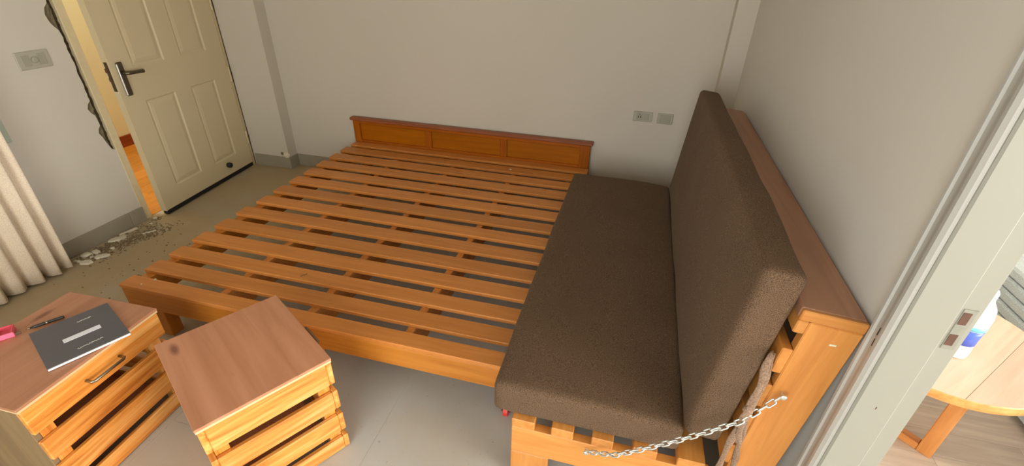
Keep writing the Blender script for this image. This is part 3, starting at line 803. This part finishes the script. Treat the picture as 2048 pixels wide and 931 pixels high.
# ------------------------------------------------------------------ plaster rubble by the door
shards = [  # x, y, sx, sy, rot, thickness, label
 (-3.020, 1.560, 0.050, 0.022, 0.3, 0.010, 'thin white plaster shard touching the curtain hem'),
 (-3.035, 1.625, 0.060, 0.040, 0.9, 0.016, 'white plaster shard against the skirting, farther left of the heap'),
 (-3.010, 1.668, 0.062, 0.036, 0.2, 0.014, 'flat white plaster shard at the back of the heap near the curtain'),
 (-2.955, 1.567, 0.075, 0.042, 0.55, 0.014, 'four-cornered white plaster shard at the front of the heap near the curtain'),
 (-2.935, 1.640, 0.080, 0.034, 0.75, 0.014, 'long white plaster shard at the right side of the heap near the curtain'),
 (-2.985, 1.620, 0.026, 0.020, 1.2, 0.010, 'tiny white plaster chip in the middle of the heap near the curtain'),
 (-3.040, 1.815, 0.100, 0.055, 1.0, 0.014, 'largest white plaster shard lying halfway along the grey skirting'),
 (-3.060, 1.920, 0.120, 0.020, 1.35, 0.010, 'long narrow white plaster strip along the skirting toward the door'),
 (-2.925, 1.950, 0.085, 0.010, 1.0, 0.008, 'thin white sliver of plaster out on the floor before the door gap'),
 (-2.962, 1.730, 0.030, 0.020, 0.4, 0.010, 'small white plaster crumb alone between the heap and the large shard'),
 (-3.055, 2.105, 0.030, 0.018, 0.4, 0.010, 'small white plaster crumb at the foot of the door frame'),
 (-3.015, 2.040, 0.026, 0.016, 1.0, 0.008, 'small pale plaster crumb just short of the door frame foot'),
 (-3.035, 1.865, 0.034, 0.016, 1.2, 0.008, 'little white plaster chip beside the long narrow strip'),
]
for x, y, sx, sy, ra, th, lab in shards:
    n = random.choice((5, 6, 7)); pts = []
    for i in range(n):
        a = 2*PI*i/n+random.uniform(-.2, .2); k = random.uniform(0.8, 1.1)
        pts.append((math.cos(a)*sx/2*k, math.sin(a)*sy/2*k))
    o = prism('plaster_shard', None, 'shard', pts, 2, 0, th)
    for v in o.data.vertices:
        if v.co.z > 0: v.co.x *= 0.93; v.co.y *= 0.93; v.co.z += random.uniform(-.002, .002)
    if x < -3.0 and sx < 0.1: x = max(x, -3.088+max(sx, sy)/2+0.002) if abs(math.cos(ra)) > .5 else x
    x = max(x, -3.083+abs(math.cos(ra))*sx/2*1.1+abs(math.sin(ra))*sy/2*1.1)
    o.matrix_world = Matrix.Translation((x, y, 0.0005)) @ Matrix.Rotation(ra, 4, 'Z')
    props(o, lab, 'rubble', 'broken plaster pieces along the left skirting')
bm = bmesh.new()
def crumbs(cx, cy, sx, sy, ang, n, r0, r1):
    for _ in range(n):
        u, v = random.gauss(0, 0.45)*sx, random.gauss(0, 0.45)*sy
        x = cx+u*math.cos(ang)-v*math.sin(ang); y = cy+u*math.sin(ang)+v*math.cos(ang)
        if x < -3.075: x = -3.075+random.random()*0.05
        if y > 2.16: continue
        r = random.uniform(r0, r1)
        b = bmesh.ops.create_icosphere(bm, subdivisions=1, radius=r, matrix=Matrix.Translation((x, y, r*0.5)))
        for q in b['verts']: q.co += Vector((random.uniform(-r, r)*.3, random.uniform(-r, r)*.3, -(q.co.z-r*.5)*.3))
crumbs(-2.96, 1.82, 0.10, 0.26, 0.1, 420, 0.0015, 0.006)
crumbs(-2.88, 1.95, 0.07, 0.16, -0.2, 160, 0.0015, 0.006)
crumbs(-3.02, 1.72, 0.05, 0.16, 0.0, 160, 0.002, 0.007)
crumbs(-2.6, 1.7, 0.35, 0.45, 0.0, 60, 0.0015, 0.005)
crumbs(-2.45, 1.35, 0.15, 0.25, 0.0, 14, 0.002, 0.007)
crumbs(-3.04, 2.11, 0.03, 0.04, 0.0, 40, 0.0015, 0.005)
o = link('rubble_crumbs', finish(bm, 'crumbs'), None, None, M['crumb'])
props(o, 'brown crumbs and dust scattered along the left skirting', 'rubble', None, 'stuff')
# broken pocket and loose plaster at the foot of the corner column
bm = bmesh.new(); bmesh.ops.create_icosphere(bm, subdivisions=3, radius=1)
for v in bm.verts:
    v.co *= 1+0.35*noise.noise(v.co*2.2)
    v.co = Vector((v.co.x*0.030, v.co.y*0.010, v.co.z*0.024))
pl = link('plaster_patch', finish(bm, 'patch', False), c1, Matrix.Translation((-2.760, 3.128, 0.122)), M['shard'])
bm = bmesh.new(); lathe(bm, [(0.015, 0), (0.0145, 0.002), (0.008, 0.003)], 18)
hl = link('drilled_hole', finish(bm, 'hole'), c1, Matrix.Translation((-2.806, 3.1365, 0.128)) @ Matrix.Rotation(PI/2, 4, 'X'), M['mortar'])

# small chips and a twig lying on the bed slats, and bits on the sofa top
def chip(x, y, z, s, lab, mat='shard'):
    pts = [(math.cos(a)*s*random.uniform(.6, 1), math.sin(a)*s*random.uniform(.5, 1)) for a in (0, 1.3, 2.5, 3.8, 5.0)]
    o = prism('paint_chip', None, mat, pts, 2, 0, 0.003)
    o.matrix_world = Matrix.Translation((x, y, z)); props(o, lab, 'debris')
chip(-1.985, 1.262, 0.3004, 0.007, 'white paint chip farther back on the front corner slat of the bed')
chip(-2.01, 1.215, 0.3004, 0.005, 'white paint speck at the front edge of the corner slat of the bed')
chip(-0.775, 3.00, 0.3004, 0.010, 'pale chip lying on a bed slat near the headboard middle stile')
tw = bmesh.new(); tube(tw, [(0, 0, 0.001), (0.004, 0.010, 0.004), (0.012, 0.018, 0.003), (0.016, 0.030, 0.001)], 0.0012, 5)
o = link('twig', finish(tw, 'twig'), None, Matrix.Translation((-1.375, 1.465, 0.3004)), M['pen']); props(o, 'tiny dark bent twig on the third bed slat from the front', 'debris')

# ------------------------------------------------------------------ next room: round table, bottle, grey ribbed sofa
TC = Vector((1.19, 1.664, 0)); TR = 0.348; TZ = 0.45
tb = root('round_table', TC, math.radians(46), 'low round table of light boards in the room beyond the white door frame', 'table')
cuts = [-0.345, -0.268, -0.152, -0.036, 0.080, 0.196, 0.312, 0.345]
def disc_strip(v0, v1, R, n=14):
    pts = []
    f = lambda v: math.sqrt(max(0, R*R-v*v))
    for i in range(n+1): v = v0+(v1-v0)*i/n; pts.append((f(v), v))
    for i in range(n+1): v = v1+(v0-v1)*i/n; pts.append((-f(v), v))
    return pts
for a, b in zip(cuts, cuts[1:]):
    # strips are numbered from far to near; seams run along local X
    prism('board', tb, 'tabletop', disc_strip(-b+0.0006, -a-0.0006, TR-0.003), 2, TZ-0.012, TZ)
bm = bmesh.new(); seg = 96; pr = [(TR-0.004, TZ-0.034), (TR, TZ-0.032), (TR+0.002, TZ-0.018), (TR, TZ-0.004), (TR-0.003, TZ-0.0005)]
rg = [[bm.verts.new((r*math.cos(2*PI*i/seg), r*math.sin(2*PI*i/seg), z)) for i in range(seg)] for r, z in pr+[(TR-0.003, TZ-0.012), (TR-0.02, TZ-0.0125), (TR-0.02, TZ-0.034)]]
for k in range(len(rg)):
    a, b = rg[k], rg[(k+1) % len(rg)]
    for i in range(seg): bm.faces.new((a[i], a[(i+1) % seg], b[(i+1) % seg], b[i]))
link('table_rim', finish(bm, 'rim'), tb, None, M['tablerim'])
leg_dir = Vector((-0.742, 0.670, 0)); L0 = Vector((1.282, 1.497, 0))
side = Vector((0.670, 0.742, 0))
def table_frame(base, d, ln, gap=None):
    T = tb.matrix_world.inverted() @ Matrix.Translation(base) @ Matrix.Rotation(math.atan2(d.y, d.x), 4, 'Z')
    if gap:
        plank('foot_bar', tb, 'tablerim', (0.028, -0.02, 0), (gap-0.0215, 0.02, 0.032), 0.003, T)
        plank('foot_bar', tb, 'tablerim', (gap+0.0215, -0.02, 0), (ln-0.021, 0.02, 0.032), 0.003, T)
    else: plank('foot_bar', tb, 'tablerim', (0.028, -0.02, 0), (ln-0.021, 0.02, 0.032), 0.003, T)
    for xx in (0.0, ln): plank('leg', tb, 'tablerim', (xx-0.02, -0.02, 0), (xx+0.027, 0.02, TZ-0.035), 0.003, T)
table_frame(L0, leg_dir, 0.36)
table_frame(L0+leg_dir*0.18-side*0.11, side, 0.34, 0.11)

bt = root('bottle', (1.203, 1.552, TZ+0.0005), 0, 'white plastic bottle with a blue label standing on the round table', 'bottle')
bm = bmesh.new(); lathe(bm, [(0.030, 0), (0.036, 0.006), (0.038, 0.03), (0.036, 0.055), (0.037, 0.10), (0.0405, 0.135), (0.041, 0.17), (0.034, 0.205), (0.020, 0.228), (0.016, 0.240)], 32)
link('body', finish(bm, 'body', True), bt, None, M['bottle'])
bm = bmesh.new(); lathe(bm, [(0.0168, 0.240), (0.017, 0.262), (0.012, 0.272)], 20); link('cap', finish(bm, 'cap', True), bt, None, M['bottle'])
bm = bmesh.new(); lathe(bm, [(0.0374, 0.060), (0.0384, 0.100), (0.0402, 0.122)], 32); link('blue_label', finish(bm, 'lab', True), bt, None, M['bluelabel'])
bm = bmesh.new(); lathe(bm, [(0.0406, 0.124), (0.0414, 0.140)], 32); link('cyan_band', finish(bm, 'cy', True), bt, None, M['cyan'])

gs = root('grey_sofa', (2.05, 2.0, 0), 0, 'grey ribbed sofa beyond the round table in the next room', 'sofa')
for i in range(9): boxes('rib', gs, 'greyrib', [((-0.35, -0.95, 0.03+i*0.052), (0.30, 0.95, 0.078+i*0.052))], None, 0.010)
